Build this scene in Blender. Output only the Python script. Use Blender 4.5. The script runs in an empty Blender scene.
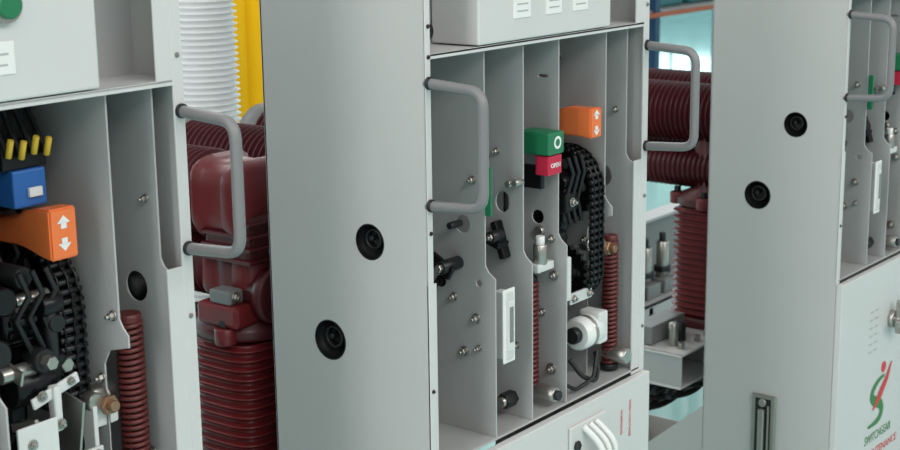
import bpy, bmesh, random
from math import *
from mathutils import Vector, Matrix
random.seed(4)
scene=bpy.context.scene
try: scene.view_settings.view_transform='Standard'
except Exception: pass

def lin(c):
    return tuple(((x/255)/12.92 if x/255<=.04045 else ((x/255+.055)/1.055)**2.4) for x in c)+(1,)
def mat(name,rgb,rough=.5,metal=0,noise=0,nscale=20,bump=0,emit=0,coat=0):
    m=bpy.data.materials.new(name);m.use_nodes=True
    nt=m.node_tree;b=nt.nodes['Principled BSDF'];c=lin(rgb)
    b.inputs['Base Color'].default_value=c
    b.inputs['Roughness'].default_value=rough;b.inputs['Metallic'].default_value=metal
    if coat: b.inputs['Coat Weight'].default_value=coat
    tc=nt.nodes.new('ShaderNodeTexCoord')
    if noise:
        n=nt.nodes.new('ShaderNodeTexNoise');n.inputs['Scale'].default_value=nscale;n.inputs['Detail'].default_value=5
        nt.links.new(tc.outputs['Object'],n.inputs['Vector'])
        r=nt.nodes.new('ShaderNodeValToRGB');r.color_ramp.elements[0].position=.3;r.color_ramp.elements[1].position=.7
        r.color_ramp.elements[0].color=tuple(v*(1-noise) for v in c[:3])+(1,)
        r.color_ramp.elements[1].color=tuple(min(1,v*(1+noise)) for v in c[:3])+(1,)
        nt.links.new(n.outputs['Fac'],r.inputs['Fac']);nt.links.new(r.outputs['Color'],b.inputs['Base Color'])
    if bump:
        n=nt.nodes.new('ShaderNodeTexNoise');n.inputs['Scale'].default_value=600;n.inputs['Detail'].default_value=2
        nt.links.new(tc.outputs['Object'],n.inputs['Vector'])
        bp=nt.nodes.new('ShaderNodeBump');bp.inputs['Strength'].default_value=bump;bp.inputs['Distance'].default_value=.0005
        nt.links.new(n.outputs['Fac'],bp.inputs['Height']);nt.links.new(bp.outputs['Normal'],b.inputs['Normal'])
    if emit:
        b.inputs['Emission Color'].default_value=c;b.inputs['Emission Strength'].default_value=emit
    return m
M=dict(
 panel=mat('panel_paint',(184,184,182),.42,0,.02,3,.25),
 front=mat('front_paint',(202,202,200),.38,0,.02,3,.25),
 plate=mat('zinc_plate',(172,173,172),.42,.05,.05,8,.1),
 plate2=mat('zinc_plate_dark',(126,128,127),.45,.1,.06,8,.1),
 hand=mat('handle_grey_paint',(122,122,122),.45,.1),
 black=mat('black_rubber',(12,12,13),.5),
 blk=mat('black_steel',(24,24,26),.3,.5,.2,40),
 dark=mat('dark_steel',(48,49,50),.4,.6,.15,30),
 steel=mat('bright_steel',(170,168,162),.28,.85,.05,30),
 brass=mat('passivated_nut',(150,118,92),.35,.6),
 white=mat('white_plastic',(226,227,224),.4),
 label=mat('label_white',(210,212,210),.5),
 orange=mat('orange_plastic',(230,118,60),.45,0,.03,20),
 green=mat('green_plastic',(22,112,72),.45),
 red=mat('red_label',(186,28,62),.5),
 redt=mat('red_lettering',(200,62,62),.6),
 greent=mat('green_lettering',(60,124,70),.6),
 maroon=mat('spring_maroon',(98,42,40),.38,.1,.1,60),
 epoxy=mat('epoxy_red',(112,31,35),.42,0,.16,12,0,0,.1),
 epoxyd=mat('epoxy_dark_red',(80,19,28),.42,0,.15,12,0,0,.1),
 blue=mat('blue_connector',(34,92,160),.45),
 yel=mat('yellow_terminal',(206,172,50),.5),
 yelp=mat('yellow_paint',(240,200,30),.5,0,.03,3),
 hose=mat('white_corrugated',(236,238,238),.5,0,.03,10),
 rackb=mat('rack_blue',(28,64,100),.5), racko=mat('rack_orange',(180,84,40),.5),
 bin=mat('bin_teal',(40,110,116),.5,0,.2,4),
)
class B:
    def __init__(s,name,parent=None):
        s.n=name;s.p=parent;s.V=[];s.F=[];s.mi=[];s.sm=[];s.ms=[]
    def mid(s,m):
        if m not in s.ms:s.ms.append(m)
        return s.ms.index(m)
    def add(s,V,F,m,smooth=False):
        o=len(s.V);s.V+= [tuple(v) for v in V];k=s.mid(m)
        for f in F:s.F.append([i+o for i in f]);s.mi.append(k);s.sm.append(smooth)
    def box(s,u0,u1,v0,v1,z0,z1,m,b=0,R=None,c=None):
        bm=bmesh.new();bmesh.ops.create_cube(bm,size=1)
        for v in bm.verts:
            v.co=Vector(((u0+u1)/2+v.co.x*(u1-u0),(v0+v1)/2+v.co.y*(v1-v0),(z0+z1)/2+v.co.z*(z1-z0)))
        if b: bmesh.ops.bevel(bm,geom=bm.edges[:],offset=b,segments=2,affect='EDGES',profile=.5)
        if R is not None:
            cc=Vector(((u0+u1)/2,(v0+v1)/2,(z0+z1)/2)) if c is None else Vector(c)
            for v in bm.verts:v.co=R@(v.co-cc)+cc
        bm.verts.index_update();s.add([v.co.copy() for v in bm.verts],[[v.index for v in f.verts] for f in bm.faces],m);bm.free()
    def lathe(s,c,axis,prof,m,seg=24,smooth=True,sx=1,sy=1,sq=0,cap=True):
        ax=Vector({'u':(1,0,0),'v':(0,1,0),'z':(0,0,1)}[axis] if isinstance(axis,str) else axis).normalized()
        a=Vector((0,0,1)) if abs(ax.z)<.9 else Vector((1,0,0))
        e1=ax.cross(a).normalized();e2=ax.cross(e1);c=Vector(c);V=[];F=[]
        for t,r in prof:
            for i in range(seg):
                th=2*pi*i/seg;cx,cy=cos(th),sin(th)
                if sq:
                    k=1/max(1e-6,(abs(cx)**sq+abs(cy)**sq)**(1/sq));cx*=k;cy*=k
                V.append(c+ax*t+e1*(r*cx*sx)+e2*(r*cy*sy))
        n=len(prof)
        for j in range(n-1):
            for i in range(seg):
                k=(i+1)%seg;F.append([j*seg+i,j*seg+k,(j+1)*seg+k,(j+1)*seg+i])
        s.add(V,F,m,smooth)
        if cap and prof[0][1]>1e-5:s.add(V[:seg],[list(range(seg))[::-1]],m)
        if cap and prof[-1][1]>1e-5:s.add(V[-seg:],[list(range(seg))],m)
    def cyl(s,c,axis,r,l,m,seg=20,b=None,smooth=True):
        b=min(r,l)*.12 if b is None else b
        s.lathe(c,axis,[(-l/2,r-b),(-l/2+b,r),(l/2-b,r),(l/2,r-b)],m,seg,smooth and seg>8)
    def tube(s,P,r,m,seg=10,closed=False):
        P=[Vector(p) for p in P];n=len(P);V=[];F=[]
        T=[]
        for i in range(n):
            a=P[(i-1)%n] if closed or i>0 else P[i];b=P[(i+1)%n] if closed or i<n-1 else P[i]
            T.append((b-a).normalized())
        a=Vector((0,0,1)) if abs(T[0].z)<.9 else Vector((1,0,0))
        N=T[0].cross(a).normalized()
        for i in range(n):
            N=(N-T[i]*N.dot(T[i])).normalized();Bn=T[i].cross(N)
            for k in range(seg):
                th=2*pi*k/seg;V.append(P[i]+(N*cos(th)+Bn*sin(th))*r)
        for i in range(n if closed else n-1):
            j=(i+1)%n
            for k in range(seg):
                l=(k+1)%seg;F.append([i*seg+k,i*seg+l,j*seg+l,j*seg+k])
        s.add(V,F,m,True)
        if not closed:
            s.add(V[:seg],[list(range(seg))],m);s.add(V[-seg:],[list(range(seg))],m)
    def plate(s,pts,holes,u,th,m,plane='vz',bev=.0006):
        cu=bpy.data.curves.new('tmp','CURVE');cu.dimensions='2D';cu.fill_mode='BOTH';cu.extrude=th/2-bev;cu.bevel_depth=bev;cu.bevel_resolution=0
        cu.offset=-bev
        def sp(pp):
            q=cu.splines.new('POLY');q.points.add(len(pp)-1)
            for i,a in enumerate(pp):q.points[i].co=(a[0],a[1],0,1)
            q.use_cyclic_u=True
        sp(pts)
        for h in holes:
            cx,cy,rx=h[:3];ry=h[3] if len(h)>3 else rx
            sp([(cx+rx*cos(-2*pi*i/28),cy+ry*sin(-2*pi*i/28)) for i in range(28)])
        o=bpy.data.objects.new('tmp',cu);scene.collection.objects.link(o)
        me=bpy.data.meshes.new_from_object(o.evaluated_get(bpy.context.evaluated_depsgraph_get()))
        if plane=='vz': V=[(u+v.co.z,v.co.x,v.co.y) for v in me.vertices]
        elif plane=='uz': V=[(v.co.x,u+v.co.z,v.co.y) for v in me.vertices]
        else: V=[(v.co.x,v.co.y,u+v.co.z) for v in me.vertices]
        s.add(V,[list(f.vertices) for f in me.polygons],m)
        bpy.data.objects.remove(o);bpy.data.curves.remove(cu);bpy.data.meshes.remove(me)
    def bolt(s,u,v,z,r=.006,l=.008,d=-1,m=None,ax='u'):
        m=m or M['steel'];D={'u':Vector((1,0,0)),'v':Vector((0,1,0))}[ax]*d;c=Vector((u,v,z))
        s.cyl(c+D*.001,ax,r*1.45,.002,m,20)
        s.cyl(c+D*(.002+l*.3),ax,r*1.05,l*.6,m,6,b=.0006)
        s.cyl(c+D*(.002+l*.8),ax,r*.55,l*.7,m,12)
    def spring(s,c,z0,z1,R,w,pitch,m):
        n=int((z1-z0)/pitch);P=[]
        for i in range(n*14+1):
            t=i/14;P.append((c[0]+R*cos(2*pi*t),c[1]+R*sin(2*pi*t),z0+(z1-z0)*t/n))
        s.tube(P,w,m,7)
    def text(s,txt,size,c,m,plane='uz',th=.0006,rot=0,sx=1):
        cu=bpy.data.curves.new('t','FONT');cu.body=txt;cu.size=size;cu.align_x='CENTER';cu.align_y='CENTER';cu.extrude=th
        o=bpy.data.objects.new('t',cu);scene.collection.objects.link(o)
        me=bpy.data.meshes.new_from_object(o.evaluated_get(bpy.context.evaluated_depsgraph_get()))
        V=[]
        for v in me.vertices:
            x,y=v.co.x*sx,v.co.y;x,y=x*cos(rot)-y*sin(rot),x*sin(rot)+y*cos(rot)
            V.append((c[0]+x,c[1]-v.co.z,c[2]+y))
        s.add(V,[list(f.vertices) for f in me.polygons],m)
        bpy.data.objects.remove(o);bpy.data.curves.remove(cu);bpy.data.meshes.remove(me)
    def done(s):
        me=bpy.data.meshes.new(s.n);me.from_pydata(s.V,[],s.F)
        for m in s.ms:me.materials.append(m)
        for p,k,sm in zip(me.polygons,s.mi,s.sm):p.material_index=k;p.use_smooth=sm
        bm=bmesh.new();bm.from_mesh(me);bmesh.ops.recalc_face_normals(bm,faces=bm.faces);bm.to_mesh(me);bm.free()
        o=bpy.data.objects.new(s.n,me);scene.collection.objects.link(o)
        if s.p:o.parent=s.p
        return o
def arc_path(pts,r,n=6):
    P=[Vector(p) for p in pts];out=[P[0]]
    for i in range(1,len(P)-1):
        a=(P[i-1]-P[i]).normalized();b=(P[i+1]-P[i]).normalized()
        p0=P[i]+a*r;p1=P[i]+b*r
        for k in range(n+1):
            t=k/n;out.append((1-t)**2*p0+2*t*(1-t)*P[i]+t*t*p1)
    out.append(P[-1]);return out

W=.65;D=.333;ZS=1.515;ZL=.862;ZT=2.0
def build_truck(x,y,yaw,kind):
    E=bpy.data.objects.new('circuit_breaker_handcart',None);scene.collection.objects.link(E)
    E.location=(x,y,0);E.rotation_euler=(0,0,yaw)
    left=kind=='l'
    N=lambda n:B(n,E)
    H1=(.1146,1.2228,.0285);H2=(.204,1.0486,.033)
    for nm,u in(('side_panel_left',.0015),('side_panel_right',W-.0015)):
        b=N(nm)
        b.plate([(0,.06),(D,.06),(D,ZT),(0,ZT)],[H1,H2],u,.003,M['panel'])
        s=1 if u<.1 else -1
        b.box(u-.0015 if s>0 else u-.018,u+.018 if s>0 else u+.0015,D-.003,D,.06,ZT,M['panel'])
        for (v,z,r) in(H1,H2):
            b.lathe((u,v,z),(s,0,0),[(-.0018,r-.0012),(-.0022,r-.0004),(-.0016,r+.0006),(.002,r+.0006)],M['dark'],36,cap=False)
            b.lathe((u,v,z),(s,0,0),[(-.0016,r-.0004),(.024,r-.001),(.024,0)],M['black'],32,cap=False)  # rubber cup behind the hole; its black stands in for the dark inside
            b.lathe((u+s*.012,v+.003,z+.002),(s,0,0),[(.008,r*.42),(-.002,r*.45),(-.003,r*.5),(-.002,r*.6),(.010,r*.62)],M['black'],24,cap=False)
            b.cyl((u+s*.014,v+.006,z+.003),'u',r*.16,.012,M['dark'],6)
        b.done()
    b=N('chassis_frame')
    for u in(.002,W-.002):
        b.plate([(D,.5),(.72,.17),(.95,.17),(.95,.06),(D-.002,.06)],[],u,.004,M['panel'])
    b.box(.004,W-.004,.36,.95,.07,.075,M['plate'])
    b.box(0,W,.9,.95,.09,.17,M['plate'])
    for u in(.03,W-.03):
        for v in(.08,.85):
            b.cyl((u,v,.04),'u',.04,.025,M['blk'],24);b.box(u-.018,u+.018,v-.02,v+.02,.04,.08,M['dark'])
    b.box(.004,W-.004,.02,.3,.06,.065,M['plate'])
    b.done()
    b=N('front_flanges')
    b.box(0,.012,-.001,.002,ZL,ZT,M['front'],.0005)
    b.box(.0,.020,.0,.003,ZL,1.17,M['front'],.0005)
    b.box(.632,W,-.001,.002,ZL,ZT,M['front'],.0005)
    b.box(.606,.634,.0,.003,ZL,1.27,M['front'],.0005)
    b.box(.606,.634,.0,.003,ZS,ZT,M['front'],.0005)
    for z in(1.55,1.20,.95):b.bolt(.641,-.001,z,.0024,.002,-1,M['plate2'],'v')
    for z in(1.56,1.515,1.25,1.0):b.bolt(.0065,-.001,z,.0022,.002,-1,M['dark'],'v')
    b.done()
    b=N('compartment_shelf')
    b.box(.003,W-.003,0.0,.33,ZS,ZS+.004,M['front'],.0006)
    b.box(.003,W-.003,.0,.004,ZS-.004,ZS+.004,M['front'],.0008)
    b.box(.003,W-.003,-.0,.33,ZL+.006,ZL+.010,M['plate'],.0006)
    b.box(.003,W-.003,.325,.33,ZL,ZT,M['plate2'])
    b.box(.003,.13,.09,.094,ZS,ZT,M['plate'])
    b.box(.50,W-.003,.09,.094,ZS,ZT,M['plate'])
    b.done()
    def part(nm,u,f,fl,zst,holes,m=M['plate'],low=None,zlow=None):
        b=N(nm);pts=[(fl if low is None else low,ZL+.01)]
        if low is not None: pts+= [(low,zlow),(low-.012,zlow+.02),(fl,zlow+.03)]
        pts+=[(fl,zst-.014),(f-.006,zst-.004),(f,zst+.006),(f,ZS),(.32,ZS),(.32,ZL+.01)]
        b.plate(pts,holes,u,.003,m);return b
    b=part('partition_1',.177,.022,.002,1.155,[(.067,1.225,.015),(.035,1.13,.006)])
    for v,z,r in((.045,1.30,.005),(.04,1.07,.006),(.065,1.01,.006),(.035,1.02,.004),(.085,1.10,.005)):b.bolt(.175,v,z,r,.012)
    b.cyl((.150,.075,1.160),'u',.011,.05,M['dark'],20);b.cyl((.128,.075,1.160),'u',.007,.02,M['steel'],6)
    b.box(.135,.145,.06,.11,1.148,1.172,M['blk'],.003,Matrix.Rotation(.5,3,'X'))
    b.bolt(.16,.10,1.128,.007,.012,-1,M['blk'])
    b.cyl((.165,.075,1.225),'u',.006,.03,M['dark'],12)
    b.done()
    b=part('partition_2',.279,.018,0,1.16,[(.06,1.245,.014,.018),(.08,1.07,.012)])
    for dv in(0,.014):b.cyl((.268,.022+dv,1.283-dv*.2),'u',.006,.022,M['steel'],14)
    for v,z,r in((.07,1.045,.006),(.072,.99,.006),(.03,1.0,.004),(.07,1.33,.004)):b.bolt(.277,v,z,r,.012)
    b.cyl((.262,.04,.905),'u',.014,.03,M['dark'],6,b=.001);b.cyl((.25,.04,.905),'u',.009,.02,M['steel'],20)
    b.box(.245,.277,.045,.085,1.175,1.187,M['blk'],.003,Matrix.Rotation(.35,3,'X'))
    b.box(.255,.277,.05,.062,1.150,1.215,M['blk'],.003,Matrix.Rotation(-.3,3,'X'))
    b.cyl((.25,.055,1.192),'u',.010,.03,M['dark'],18);b.bolt(.24,.055,1.192,.006,.01)
    b.done()
    u3=.343 if left else .384
    b=part('partition_3',u3,.018,0,1.17,[(.05,1.445,.010,.003),(.06,1.20,.012)],M['plate'])
    for v,z,r in((.03,1.165,.005),(.025,1.10,.006),(.05,1.03,.005),(.03,.93,.007)):b.bolt(u3-.002,v,z,r,.01)
    b.done()
    b=part('partition_4',.538,.020,.004,1.21,[(.07,1.10,.02)],low=.055,zlow=1.15)
    for v,z,r in((.03,1.22,.005),(.06,1.13,.005)):b.bolt(.536,v,z,r,.01)
    b.done()
    b=part('partition_5',.617,.024,.003,1.275,[(.075,1.235,.021)])
    for v,z,r in((.045,1.36,.004),(.06,1.0,.006)):b.bolt(.615,v,z,r,.01)
    b.done()
    b=N('control_box')
    b.box(.128,.512,-.004,.088,ZS+.006,ZT-.02,M['front'],.003)
    if left:
        for u0,u1 in((.332,.390),(.25,.31)):
            b.box(u0,u1,-.006,-.003,1.552,1.590,M['white'],.001)
            for k,w in enumerate((.036,.04)):b.box((u0+u1)/2-w/2,(u0+u1)/2+w/2,-.0063,-.005,1.562+k*.0125,1.5645+k*.0125,M['plate'])
        b.cyl((.378,-.01,1.632),'v',.021,.014,M['steel'],28);b.cyl((.378,-.016,1.632),'v',.016,.014,M['green'],28)
        b.cyl((.30,-.01,1.632),'v',.021,.014,M['steel'],28);b.cyl((.30,-.016,1.632),'v',.016,.014,M['red'],28)
    else:
        for u in(.24,.33,.41):
            b.box(u-.02,u+.026,-.006,-.003,1.555,1.588,M['white'],.001)
            for k in range(2):b.box(u-.012,u+.018,-.0063,-.005,1.565+k*.011,1.5675+k*.011,M['plate'])
            b.cyl((u+.003,-.01,1.64),'v',.016,.014,M['steel'],24)
    b.cyl((.06,.06,1.545),'u',.016,.04,M['blk'],20)
    b.done()
    b=N('lower_door_panel')
    b.box(.002,W-.002,-.016,-.0,.10,ZL,M['front'],.002)
    b.box(0,W,-.0,.012,.06,.10,M['panel'])
    if kind!='r':
        u0,z0=.41,.80
        b.box(u0-.045,u0+.075,-.022,-.016,z0-.05,z0+.034,M['front'],.003)
        b.cyl((u0-.026,-.024,z0-.004),'v',.010,.006,M['dark'],6,b=.001)
        for k in range(3):
            P=[(u0-.005+k*.02+.02*sin(t*pi/10),-.022-.03*sin(t*pi/10*1.0),z0+.026-.11*t/10) for t in range(11)]
            b.tube(P,.006,M['white'],8)
        b.box(u0-.01,u0+.07,-.03,-.016,z0-.10,z0-.05,M['white'],.004)
        b.text('WARNING',.010,(.545,-.0165,.79),M['redt'],rot=-pi/2,th=.0002)
        b.text('HIGH VOLTAGE',.010,(.575,-.0165,.79),M['redt'],rot=-pi/2,th=.0002)
    else:
        for c in(0,1):
            for k in range(6):b.box(.17+c*.03,.190+c*.03,-.0165,-.015,.655+k*.02,.659+k*.02,M['plate'])
        b.cyl((.30,-.022,.715),'v',.022,.012,M['steel'],28);b.cyl((.30,-.035,.715),'v',.010,.03,M['steel'],20)
        b.box(.255,.39,-.055,-.043,.707,.723,M['steel'],.004);b.box(.292,.306,-.05,-.03,.68,.765,M['steel'],.003)
        du=-.055
        P=[(.335,.575),(.30,.57),(.268,.553),(.262,.535),(.285,.518),(.315,.505),(.325,.485),(.31,.468),(.275,.462),(.24,.462)]
        n=len(P);V=[];F=[];PP=[]
        for i in range(n-1):
            for t in range(5):
                p0=P[max(0,i-1)];p1=P[i];p2=P[i+1];p3=P[min(n-1,i+2)];s=t/5
                PP.append(tuple(.5*((2*p1[j])+(-p0[j]+p2[j])*s+(2*p0[j]-5*p1[j]+4*p2[j]-p3[j])*s*s+(-p0[j]+3*p1[j]-3*p2[j]+p3[j])*s**3) for j in(0,1)))
        m=len(PP)
        for i,(a,c) in enumerate(PP):
            q=PP[min(i+1,m-1)];r=PP[max(i-1,0)];d=Vector((q[0]-r[0],q[1]-r[1])).normalized();w=.003+.010*sin(pi*i/(m-1))
            V+=[(a-d.y*w+du,-.0167,c+d.x*w),(a+d.y*w+du,-.0167,c-d.x*w)]
            if i:F.append([2*i-2,2*i-1,2*i+1,2*i])
        b.add(V,F,M['greent'])
        b.cyl((.325+du,-.0168,.598),'v',.014,.001,M['redt'],24)
        P=[(.375,.60),(.35,.565),(.31,.53),(.27,.50)];V=[];F=[]
        for i,(a,c) in enumerate(P):
            w=[.002,.007,.009,.002][i];V+=[(a-w+du,-.0172,c+w),(a+w+du,-.0172,c-w)]
            if i:F.append([2*i-2,2*i-1,2*i+1,2*i])
        b.add(V,F,M['redt'])
        b.text('SWITCHGEAR',.032,(.255,-.0165,.428),M['greent'],sx=.8,th=.0003)
        b.text('MAINTENANCE',.028,(.28,-.0165,.385),M['redt'],th=.0003)
    b.done()
    for nm,u in(('handle_left',.007),('handle_right',W-.007)):
        b=N(nm)
        P=arc_path([(u,.004,1.477),(u,-.100,1.470),(u,-.100,1.299),(u,.004,1.292)],.024)
        b.tube(P,.0080,M['hand'],14)
        for z in(1.477,1.293):b.cyl((u,-.003,z),'v',.0098,.006,M['dark'],20)
        b.done()
    b=N('chain_drive')
    uc=.503
    vc,R,zc,zb=(.158,.085,1.228,.93) if left else (.083,.068,1.235,1.075)
    path=[];n=14
    for i in range(n+1):
        t=pi*i/n;path.append((vc-R*cos(t),zc+R*sin(t)))
    path+= [(vc+R,zc-(zc-zb)*k/12) for k in range(1,12)]
    for i in range(n+1):
        t=pi*i/n;path.append((vc+R*cos(t),zb-R*.6*sin(t)))
    path+= [(vc-R,zb+(zc-zb)*k/12) for k in range(1,12)]
    L=[0]
    q=path+[path[0]]
    for i in range(len(q)-1):L.append(L[-1]+hypot(q[i+1][0]-q[i][0],q[i+1][1]-q[i][1]))
    step=.0125;m=int(L[-1]/step);res=[]
    for k in range(m):
        s=L[-1]*k/m
        i=max(j for j in range(len(L)-1) if L[j]<=s+1e-9);t=(s-L[i])/(L[i+1]-L[i]+1e-9)
        res.append((q[i][0]+(q[i+1][0]-q[i][0])*t,q[i][1]+(q[i+1][1]-q[i][1])*t))
    for k in range(m):
        a=res[k];c=res[(k+1)%m];mx,mz=(a[0]+c[0])/2,(a[1]+c[1])/2;an=atan2(c[1]-a[1],c[0]-a[0])
        Rm=Matrix.Rotation(an,3,'X');o=.002*(k%2)
        for du in(-.016,.0,.014):
            b.box(uc+du-.0015+o,uc+du+.0015+o,mx-.0085,mx+.0085,mz-.0058,mz+.0058,M['blk'],.0015,Rm)
        b.cyl((uc,a[0],a[1]),'u',.0042,.042,M['dark'],10)
    for z,r in((zc,R-.006),(zb,R-.02)):
        nt=44
        pr=[(vc+(r+(.004 if i%2 else -.003))*cos(2*pi*i/nt),z+(r+(.004 if i%2 else -.003))*sin(2*pi*i/nt)) for i in range(nt)]
        b.plate(pr,[(vc+r*.6*cos(a),z+r*.6*sin(a),r*.16) for a in(0,1.57,3.14,4.71)],uc,.01,M['blk'])
        b.cyl((uc-.01,vc,z),'u',.026,.04,M['dark'],28);b.cyl((uc-.03,vc,z),'u',.012,.04,M['steel'],20)
    b.done()
    b=N('spring_operating_mechanism')
    b.box(.40 if not left else .36,.53,.255,.31,.90,1.50,M['blk'],.006)  # black block added behind the mechanism, puts the deep bay's shade into colour
    b.box(.405,.440,.09,.25,1.09,1.26,M['blk'],.008)
    b.cyl((.420,.10,1.235),'u',.036,.05,M['blk'],28);b.cyl((.398,.10,1.235),'u',.018,.03,M['dark'],6,b=.002)
    for i in range(16):
        b.box(.400,.440,.10-.004,.10+.004,1.235+.034,1.235+.042,M['blk'],.001,Matrix.Rotation(2*pi*i/16,3,'X'),(.42,.10,1.235))
    b.cyl((.425,.07,1.15),'u',.026,.06,M['blk'],24);b.cyl((.40,.055,1.175),'u',.010,.05,M['steel'],16)
    b.box(.44,.475,.05,.13,1.16,1.20,M['blk'],.006,Matrix.Rotation(.5,3,'X'))
    b.cyl((.455,.055,1.21),'z',.009,.09,M['dark'],16);b.cyl((.455,.055,1.25),'u',.014,.03,M['blk'],20)
    b.cyl((.425,.09,1.29),'v',.014,.06,M['dark'],20)
    b.box(.425,.433,.03,.12,1.07,1.088,M['steel'],.003,Matrix.Rotation(.45,3,'X'))
    b.box(.398,.404,.02,.075,1.10,1.112,M['steel'],.002,Matrix.Rotation(-.3,3,'X'))
    if left:
        b.box(.405,.480,.035,.040,1.135,1.150,M['label'],.002,Matrix.Rotation(-.25,3,'Y'));b.bolt(.42,.035,1.142,.005,.006,-1,None,'v');b.bolt(.465,.035,1.15,.004,.006,-1,None,'v')
        b.box(.435,.447,.03,.045,1.09,1.15,M['label'],.003);b.bolt(.442,.03,1.10,.005,.006,-1,None,'v')
        b.box(.37,.43,.02,.024,1.06,1.115,M['label'],.001);b.box(.38,.46,.014,.018,1.015,1.05,M['front'],.001)
        b.box(.465,.469,.02,.07,1.05,1.13,M['steel'],.001,Matrix.Rotation(.2,3,'X'))
        b.bolt(.39,.02,1.09,.005,.005,-1,None,'v');b.bolt(.40,.014,1.03,.004,.005,-1,None,'v')
        b.box(.39,.395,.03,.16,1.18,1.20,M['steel'],.002,Matrix.Rotation(.3,3,'X'))
        b.cyl((.43,.05,1.185),'v',.016,.03,M['dark'],20);b.cyl((.43,.03,1.185),'v',.009,.02,M['steel'],6)
        b.cyl((.46,.06,1.225),'v',.012,.03,M['dark'],20);b.cyl((.44,.07,1.26),'u',.008,.05,M['steel'],16)
        b.cyl((.42,.06,1.06),'v',.02,.05,M['blk'],24)
        b.cyl((.475,.06,1.165),'v',.010,.02,M['steel'],6);b.cyl((.455,.07,1.125),'v',.018,.03,M['blk'],24)
        b.box(.365,.40,.08,.24,1.12,1.24,M['blk'],.008);b.cyl((.375,.07,1.20),'v',.022,.03,M['dark'],24);b.cyl((.385,.07,1.27),'v',.018,.05,M['blk'],24)
        for k in range(3):b.tube([(.41+.02*k,.05,1.30),(.42+.02*k,.045,1.27),(.405+.02*k,.055,1.24),(.42+.018*k,.05,1.20),(.43+.01*k,.06,1.17)],.004,M['black'],8)
    else:
        b.box(.41,.43,.02,.035,1.045,1.125,M['label'],.003);b.bolt(.41,.027,1.075,.006,.008);b.bolt(.41,.027,1.11,.004,.006)
        for k in range(3):b.tube([(.43+.02*k,.03,1.30),(.44+.018*k,.025,1.27),(.43+.02*k,.035,1.22),(.44+.018*k,.03,1.18)],.004,M['black'],8)
        b.box(.425,.465,.03,.06,1.20,1.235,M['blk'],.004);b.bolt(.445,.03,1.218,.006,.008,-1,None,'v')
    b.box(.43,.50,.022,.027,1.035,1.055,M['front'],.001);b.bolt(.44,.022,1.045,.005,.006,-1,None,'v');b.bolt(.49,.022,1.045,.005,.006,-1,None,'v')
    dv,dz,du=(.038,-.022,-.042) if left else (.024,-.008,0)
    b.cyl((.577+du,.045+dv,1.125+dz),'u',.012,.065,M['steel'],20);b.cyl((.556+du,.02+dv,1.125+dz),'v',.013,.02,M['steel'],20)
    b.box(.55+du,.60+du,.02+dv,.07+dv,1.085+dz,1.118+dz,M['label'],.004)
    b.cyl((.574+du,.008+dv,1.118+dz),'v',.014,.01,M['brass'],6,b=.001);b.cyl((.574+du,.0+dv,1.118+dz),'v',.008,.012,M['brass'],16)
    if left:b.box(.505,.512,.045,.09,1.0,1.10,M['label'],.001)
    b.cyl((.345 if not left else .40,.03,1.145 if not left else .99),'z',.012,.035,M['steel'],20)
    if not left:
        b.cyl((.345,.03,1.168),'z',.008,.018,M['white'],18);b.box(.325,.375,.02,.045,1.115,1.13,M['label'],.003)
        b.bolt(.335,.03,1.12,.007,.01)
    b.cyl((.487,.03,.972),'u',.030,.055,M['white'],32,b=.004);b.cyl((.487,.03,.972),'u',.0305,.012,M['steel'],32);b.cyl((.455,.03,.972),'u',.015,.02,M['dark'],20)
    b.box(.50,.53,.005,.05,.947,1.007,M['label'],.004)
    b.cyl((u3-.032,.03,.895),'v',.014,.06,M['steel'],20);b.cyl((u3-.032,-.002,.895),'v',.009,.01,M['dark'],20)
    b.cyl((.585,.02,.905),'v',.015,.05,M['steel'],20)
    b.cyl((.40,.06,1.0),'u',.02,.03,M['dark'],20)
    for u,v in((.315,.08),(.43,.12)):b.cyl((u,v,1.19),'z',.004,.62,M['dark'],10,b=0)
    b.done()
    b=N('charging_springs')
    sv=.060 if left else .036;st=1.195 if left else 1.12;sr=.0165 if left else .0125
    b.spring((.585,sv),.885,st,sr,.0034,.0082,M['maroon']);b.cyl((.585,sv,st+.006),'z',sr+.001,.012,M['maroon'],20);b.cyl((.585,sv,.88),'z',.017,.012,M['dark'],20)
    b.cyl((.585,sv,1.03),'z',.005,.3 if left else .17,M['dark'],12)
    us=u3-.032
    b.spring((us,.06),.90,1.09,.0165,.0036,.0085,M['maroon']);b.cyl((us,.06,1.095),'z',.017,.012,M['dark'],20)
    b.done()
    b=N('orange_lever')
    zz=1.341 if left else 1.357;uo=.474 if left else .478;ov=.050 if left else .014
    hw,hh=(.021,.033) if left else (.018,.026)
    sec=[(.17,.012,.013,-.010),(.10,.014,.016,-.008),(.065,.016,.019,-.004),(.045,.018,.024,.0),(.015,hw*.95,hh*.93,0),(-.012,hw,hh,-.001)]
    V=[];F=[]
    for v,w_,h_,dz in sec:
        for a,c in((-1,-1),(1,-1),(1,1),(-1,1)):V.append((uo+a*w_,v+ov,zz+dz+c*h_))
    for i in range(len(sec)-1):
        for j in range(4):
            l=(j+1)%4;F.append([4*i+j,4*i+l,4*i+4+l,4*i+4+j])
    k=4*(len(sec)-1)
    F+=[[0,1,2,3],[k,k+1,k+2,k+3]]
    bm=bmesh.new();vs=[bm.verts.new(v) for v in V]
    for f in F:bm.faces.new([vs[i] for i in f])
    bmesh.ops.recalc_face_normals(bm,faces=bm.faces);bmesh.ops.bevel(bm,geom=bm.edges[:],offset=.0025,segments=2,affect='EDGES')
    bm.verts.index_update();b.add([v.co.copy() for v in bm.verts],[[v.index for v in f.verts] for f in bm.faces],M['orange']);bm.free()
    f=-.0126+ov
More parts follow.
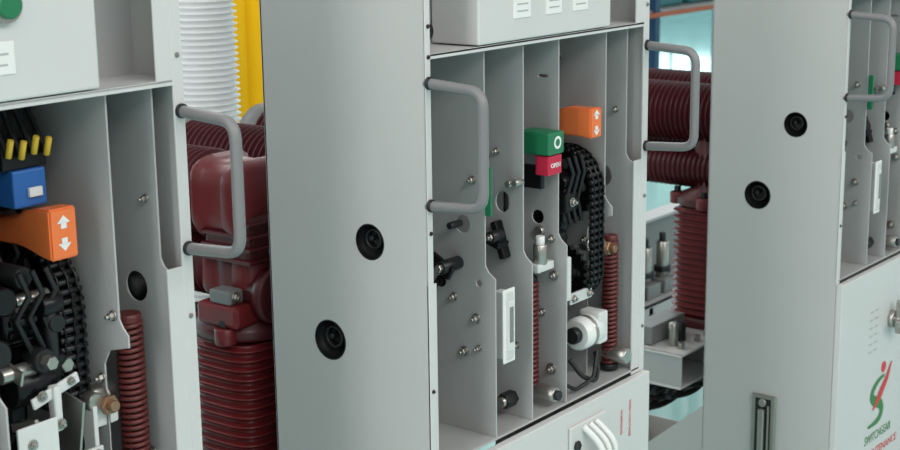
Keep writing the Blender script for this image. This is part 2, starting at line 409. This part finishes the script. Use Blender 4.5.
    for sgn in(1,-1):
        z=zz+sgn*.014
        b.add([(uo-.010,f,z-sgn*.001),(uo+.010,f,z-sgn*.001),(uo,f,z+sgn*.009)],[[0,1,2]],M['white'])
        b.add([(uo-.0045,f,z-sgn*.008),(uo+.0045,f,z-sgn*.008),(uo+.0045,f,z),(uo-.0045,f,z)],[[0,1,2,3]],M['white'])
    b.done()
    if not left:
        b=N('green_indicator')
        b.box(.326,.372,-.001,.065,1.320,1.358,M['green'],.003)
        b.lathe((.352,-.0012,1.340),'v',[(.0004,.006),(-.0006,.0085),(.0004,.0115)],M['white'],24,cap=False)
        b.box(.330,.371,.003,.03,1.285,1.318,M['red'],.002);b.text('OPEN',.011,(.351,.0024,1.301),M['white'])
        b.box(.335,.345,.02,.06,1.26,1.30,M['blk'],.002)
        b.done()
        b=N('green_strip');b.box(.170,.1745,.006,.018,1.245,1.325,M['green'],.001);b.done()
    b=N('wiring_connector')
    if left:
        b.box(.435,.485,.08,.12,1.372,1.42,M['blue'],.003);b.box(.425,.492,.085,.13,1.42,1.45,M['blk'],.002)
        for i in range(4):
            b.cyl((.430+i*.019,.075,1.450-.004*(i%2)),(0,-.35,1),.0042,.024,M['yel'],12)
            b.tube([(.430+i*.019,.08,1.44),(.43+i*.019,.11,1.49),(.432+i*.019,.17,1.50)],.004,M['black'],8)
        b.box(.455,.475,.075,.08,1.385,1.397,M['label'],.001)
        b.box(.37,.51,.13,.19,1.36,1.50,M['blk'],.004)
    else:
        b.box(.42,.45,.06,.10,1.38,1.43,M['blue'],.003)
        b.tube([(.43,.06,1.43),(.44,.05,1.47),(.43,.09,1.51)],.004,M['black'],8)
    for k in range(5):
        P=[(.41+.02*k,.17+.04*sin(t*.9+k),1.50-.022*t) for t in range(12)];b.tube(P,.0035,M['black'],8)
    P=[(.44,.03,.93),(.45,.01,.90),(.48,.0,.885),(.505,.01,.90),(.51,.02,.93)];b.tube(arc_path(P,.01),.0045,M['black'],8)
    P=[(.40,.02,.90),(.43,.01,.88),(.47,-.002,.895),(.50,.01,.935)];b.tube(arc_path(P,.01),.0035,M['black'],8)
    b.done()
    b=N('counter_plate')
    b.box(.196,.216,-.006,.02,1.0,1.115,M['front'],.002);b.box(.199,.213,-.008,-.005,1.015,1.10,M['label'],.001)
    b.box(.190,.222,-.004,-.001,.995,1.12,M['white'],.001)
    b.box(.201,.211,-.0095,-.007,1.03,1.09,M['plate2'],.001)
    b.done()
    if kind=='r':
        b=N('side_latch')
        b.box(-.006,0,.135,.20,.36,.565,M['steel'],.003)
        b.box(-.0068,-.004,.147,.188,.37,.555,M['black'],.001)
        b.box(-.018,-.006,.160,.176,.40,.53,M['steel'],.003);b.cyl((-.008,.168,.545),'u',.010,.008,M['steel'],20)
        b.box(-.012,-.006,.150,.154,.38,.54,M['steel'],.001)
        b.done()
    return E

def finned(b,c,axis,t0,t1,r0,r1,pitch,m,seg=32,sq=0,sx=1,sy=1):
    n=max(1,int(round((t1-t0)/pitch)));p=(t1-t0)/n;pr=[]
    for i in range(n):
        t=t0+i*p
        pr+=[(t,r0),(t+.30*p,r0+.1*(r1-r0)),(t+.48*p,r1-.003),(t+.58*p,r1),(t+.68*p,r1-.003),(t+.80*p,r0)]
    pr.append((t1,r0));b.lathe(c,axis,pr,m,seg,True,sx,sy,sq)

def build_pole(E,i,u,v,fz0,fz1,az,lz,r=.085,slim=False):
    b=B('breaker_pole_%d'%i,E)
    finned(b,(u,v,0),'z',fz0,fz1,r*.84,r,.0175,M['epoxy'],40,4)
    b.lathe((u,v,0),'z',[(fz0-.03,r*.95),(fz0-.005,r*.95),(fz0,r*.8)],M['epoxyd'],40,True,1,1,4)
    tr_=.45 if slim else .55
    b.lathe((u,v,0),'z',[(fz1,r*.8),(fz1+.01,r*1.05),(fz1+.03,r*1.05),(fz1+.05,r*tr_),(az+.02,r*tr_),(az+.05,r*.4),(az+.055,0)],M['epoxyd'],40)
    for a in range(4):
        th=a*pi/2+.4;cx,cy=u+r*1.02*cos(th),v+r*1.02*sin(th)
        b.cyl((cx,cy,fz1+.02),'z',.02,.03,M['epoxy'],18);b.cyl((cx,cy,fz1+.042),'z',.010,.014,M['dark'],6,b=.001)
    if not slim:
        b.lathe((u-.01,v-.085,fz1+.085),'v',[(-.012,.018),(-.012,.044),(-.008,.050),(.008,.050),(.012,.044),(.05,.04)],M['epoxyd'],32)
        b.cyl((u-.01,v-.098,fz1+.085),'v',.014,.012,M['plate2'],6,b=.001)
        b.box(u-.09,u-.03,v-.07,v+.03,fz1+.035,fz1+.075,M['epoxy'],.008)
        b.box(u-.085,u-.05,v-.05,v+.0,fz1+.075,fz1+.10,M['plate2'],.004);b.bolt(u-.07,v-.05,fz1+.088,.007,.008,-1,None,'v')
        b.box(u-.055,u+.055,v-.075,v+.04,az-.11,az-.02,M['epoxyd'],.012)
        for k in range(4):b.box(u-.062,u+.062,v-.082,v+.04,az-.105+k*.022,az-.097+k*.022,M['epoxyd'],.003)
        b.cyl((u+.01,v-.09,az-.085),'v',.022,.04,M['plate2'],28);b.cyl((u+.01,v-.115,az-.085),'v',.012,.02,M['dark'],20)
    for z,rr in((az,.078),(lz,.055)):
        s0=-.07 if slim else -.02
        b.lathe((u,v,z),'v',[(s0-.05,0),(s0-.05,rr*.7),(s0-.03,rr*.93),(s0,rr*.85)],M['epoxyd'] if slim else M['epoxy'],40,True,1,1,0 if slim else 4)
        if not slim:b.lathe((u,v,z),'v',[(-.02,rr*.82),(.03,rr*.82),(.04,rr*.95),(.06,rr*.82)],M['epoxy'],40,True,1,1,4)
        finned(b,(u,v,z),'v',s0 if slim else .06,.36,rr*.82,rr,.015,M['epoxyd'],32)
        b.lathe((u,v,z),'v',[(.36,rr*.9),(.37,rr),(.40,rr),(.41,rr*.8),(.412,0)],M['plate2'],32)
    b.done()

tl=build_truck(.6467,1.4345,.0035,'l')
tm=build_truck(1.6756,1.3357,0,'m')
tr=build_truck(3.1032,1.2819,-.0172,'r')
for E,us,v,f0,f1,az,lz in((tl,(.12,.33,.54),.50,.45,.97,1.22,1.06),(tm,(.10,.33,.56),.50,.45,.985,1.235,1.10),(tr,(.30,.52),.50,.645,.935,1.180,1.035)):
    R=E is tr
    for i,u in enumerate(us):build_pole(E,i+1,u,v,f0,f1,az,lz,.075 if R else .088,R)
    b=B('pole_mounting_beam',E)
    z1=f0-.03;z0=z1-.09
    b.box(.004,W-.004,.40,.62,z1-.006,z1,M['front'],.001);b.box(.004,W-.004,.40,.62,z0,z0+.006,M['front'],.001)
    b.box(.004,W-.004,.56,.566,z0,z1,M['plate2'],.001)
    for u in(.01,.22,.43,.64):b.box(u-.003,u+.003,.40,.62,z0,z1,M['plate'],.001)
    for u in(.02,.63):b.box(u-.015,u+.015,.53,.57,.08,z0,M['plate2'],.002)
    for u in(.06,.14,.19,.27,.35,.50,.58):b.bolt(u,.43,z1+.001,.004,.001);b.cyl((u,.43,z1+.008),'z',.009,.014,M['steel'],6,b=.001)
    for k in range(6):
        b.tube([(.015+.62*t/30,.44+.025*k+.02*sin(t*.3+k),z0-.03-.012*k+.016*sin(t*.25+k*1.3)) for t in range(31)],.0075,M['black'],10)
    b.box(.008,W-.008,.58,.60,z0-.14,z0-.02,M['plate2'],.002)
    b.box(.03,.20,.50,.56,z1+.002,z1+.05,M['plate2'],.003);b.cyl((.07,.46,z1+.03),'z',.012,.06,M['steel'],18);b.cyl((.12,.47,z1+.025),'z',.016,.05,M['dark'],18)
    b.done()

ox,oy=1.6756,1.3357
b=B('corrugated_duct')
cx,cy=ox+.600,oy+1.12
finned(b,(cx,cy,0),'z',.02,2.5,.074,.084,.0135,M['hose'],44)
b.lathe((cx,cy,0),'z',[(0,.11),(.02,.11),(.022,.08)],M['plate'],32)
b.lathe((cx,cy,0),'z',[(2.49,.088),(2.56,.088),(2.56,0)],M['plate'],32)
b.done()
b=B('yellow_steel_column')
X,Y=ox+1.10,oy+1.6
b.box(X-.10,X+.12,Y-.006,Y+.006,0.01,2.6,M['yelp'],.002)
b.box(X-.10,X-.09,Y-.08,Y+.08,0.01,2.6,M['yelp'],.002);b.box(X+.11,X+.12,Y-.08,Y+.08,0.01,2.6,M['yelp'],.002)
b.box(X-.12,X+.14,Y-.11,Y+.11,0,.012,M['yelp'],.002)
b.done()
b=B('busbar_trolley')
x0,y0=ox+2.25,oy+1.10
b.box(x0,x0+1.1,y0,y0+.30,.34,.35,M['plate'],.001)
b.box(x0,x0+1.1,y0,y0+.006,.22,.35,M['plate'],.001);b.box(x0,x0+1.1,y0-.04,y0+.1,.205,.215,M['front'],.001)
for x in(0,.35,.7,1.07):
    b.box(x0+x,x0+x+.03,y0,y0+.03,0,.34,M['plate'],.002);b.box(x0+x,x0+x+.03,y0+.27,y0+.3,0,.34,M['plate'],.002)
for i,x in enumerate((.08,.2,.32,.44,.56)):
    b.box(x0+x-.045,x0+x+.045,y0+.03,y0+.12,.35,.40,M['plate2'],.004);b.cyl((x0+x,y0+.07,.46),'z',.022,.14,M['steel'],18);b.cyl((x0+x,y0+.07,.43),'z',.034,.018,M['dark'],6,b=.001)
    b.cyl((x0+x,y0+.07,.54),'z',.012,.04,M['dark'],12)
b.box(x0+.02,x0+.9,y0+.16,y0+.18,.35,.60,M['plate2'],.002);b.box(x0+.02,x0+.9,y0+.10,y0+.18,.60,.61,M['plate'],.001)
b.done()
b=B('pallet_rack')
for x in(6.2,8.6,11.4):
    for yy in(5.85,6.75):b.box(ox+x-.04,ox+x+.04,yy-.03,yy+.03,0,2.6,M['rackb'],.004)
    b.box(ox+x-.015,ox+x+.015,5.85,6.75,.4,.44,M['rackb']);b.box(ox+x-.015,ox+x+.015,5.85,6.75,1.5,1.54,M['rackb'])
for z in(.80,1.9):
    for yy in(5.82,6.78):b.box(ox+6.2,ox+11.4,yy-.02,yy+.02,z-.035,z,M['racko'],.004)
    b.box(ox+6.2,ox+11.4,5.85,6.75,z,z+.015,M['plate'])
b.done()
b=B('storage_bins')
for z in(.818,1.918):
    for i in range(8):
        x=6.6+i*.6
        if abs(x-8.6)<.3:continue
        b.box(ox+x-.24,ox+x+.24,5.95,6.65,z,z+.3,M['bin'],.02);b.box(ox+x-.26,ox+x+.26,5.93,6.67,z+.27,z+.3,M['bin'],.01)
b.done()

def room_mat(name,rgb,rough,kind):
    m=bpy.data.materials.new(name);m.use_nodes=True;nt=m.node_tree;bs=nt.nodes['Principled BSDF']
    tc=nt.nodes.new('ShaderNodeTexCoord')
    n=nt.nodes.new('ShaderNodeTexNoise');n.inputs['Scale'].default_value=1.2;n.inputs['Detail'].default_value=6
    nt.links.new(tc.outputs['Object'],n.inputs['Vector'])
    r=nt.nodes.new('ShaderNodeValToRGB');c=lin(rgb)
    r.color_ramp.elements[0].color=tuple(v*.82 for v in c[:3])+(1,);r.color_ramp.elements[1].color=tuple(min(1,v*1.15) for v in c[:3])+(1,)
    nt.links.new(n.outputs['Fac'],r.inputs['Fac']);nt.links.new(r.outputs['Color'],bs.inputs['Base Color'])
    bs.inputs['Roughness'].default_value=rough
    return m
def simple(name,x0,x1,y0,y1,z0,z1,m):
    b=B(name);b.box(x0,x1,y0,y1,z0,z1,m);return b.done()
fl=room_mat('floor_epoxy',(166,210,206),.08,0);wl=room_mat('wall_paint',(110,150,156),.7,0)
simple('floor',-8,24,-8,16,-.1,0,fl)
simple('wall_back',-8,24,16,16.2,0,7,wl)
simple('wall_right',24,24.2,-8,16,0,7,wl)
win=mat('window_daylight',(200,238,240),.3,0,0,1,0,4.0)
def window(k0,horizontal,c):
    b=B('window_%d'%k0)
    if horizontal:
        b.box(c-1.7,c+1.7,15.96,15.99,1.2,5.2,win)
        for k in range(9):b.box(c-1.72+k*.425,c-1.68+k*.425,15.92,16.0,1.2,5.2,M['dark'])
        for z in(1.18,2.2,3.2,4.2,5.18):b.box(c-1.75,c+1.75,15.92,16.0,z-.04,z+.04,M['dark'])
    else:
        b.box(23.96,23.99,c-1.7,c+1.7,1.2,5.2,win)
        for k in range(9):b.box(23.92,24.0,c-1.72+k*.425,c-1.68+k*.425,1.2,5.2,M['dark'])
        for z in(1.18,2.2,3.2,4.2,5.18):b.box(23.92,24.0,c-1.75,c+1.75,z-.04,z+.04,M['dark'])
    b.done()
for i in range(6):window(i+1,True,-5+i*5)
for i in range(5):window(i+7,False,-4+i*4)

def area(name,loc,target,sx,sy,power,col=(1,1,1)):
    l=bpy.data.lights.new(name,'AREA');l.shape='RECTANGLE';l.size=sx;l.size_y=sy;l.energy=power;l.color=col
    o=bpy.data.objects.new(name,l);scene.collection.objects.link(o);o.location=loc
    o.rotation_euler=(Vector(target)-Vector(loc)).to_track_quat('-Z','Y').to_euler()
area('ceiling_lamp_front',(1.5,-2.8,4.2),(2.2,1.4,1),7,1.4,175,(1,.99,.975))
area('ceiling_lamp_left',(-3.0,1.0,4.0),(1.8,1.6,1),1.4,7,165,(1,.995,.985))
area('ceiling_lamp_rear',(4.5,6.0,5.0),(4.5,5.0,0),8,1.5,220,(.97,1,1))
area('ceiling_lamp_far',(12,9,5.5),(12,9,0),8,3,300,(.92,1,1))
w=bpy.data.worlds.new('World');scene.world=w;w.use_nodes=True
w.node_tree.nodes['Background'].inputs[0].default_value=(.98,.985,.985,1);w.node_tree.nodes['Background'].inputs[1].default_value=.6

cd=bpy.data.cameras.new('cam');cd.sensor_width=36;cd.lens=1467.07*36/900;cd.clip_start=.02;cd.clip_end=200
cd.dof.use_dof=True;cd.dof.focus_distance=2.3;cd.dof.aperture_fstop=10
co=bpy.data.objects.new('camera',cd);scene.collection.objects.link(co)
a,p,r=.9136,.2230,.0133
Fw=Vector((sin(a)*cos(p),cos(a)*cos(p),-sin(p)));Rt=Vector((cos(a),-sin(a),0));Up=Rt.cross(Fw)
R2=Rt*cos(r)-Up*sin(r);U2=Rt*sin(r)+Up*cos(r)
mt=Matrix((R2,U2,-Fw)).transposed().to_4x4();mt.translation=(0,0,1.75)
co.matrix_world=mt;scene.camera=co
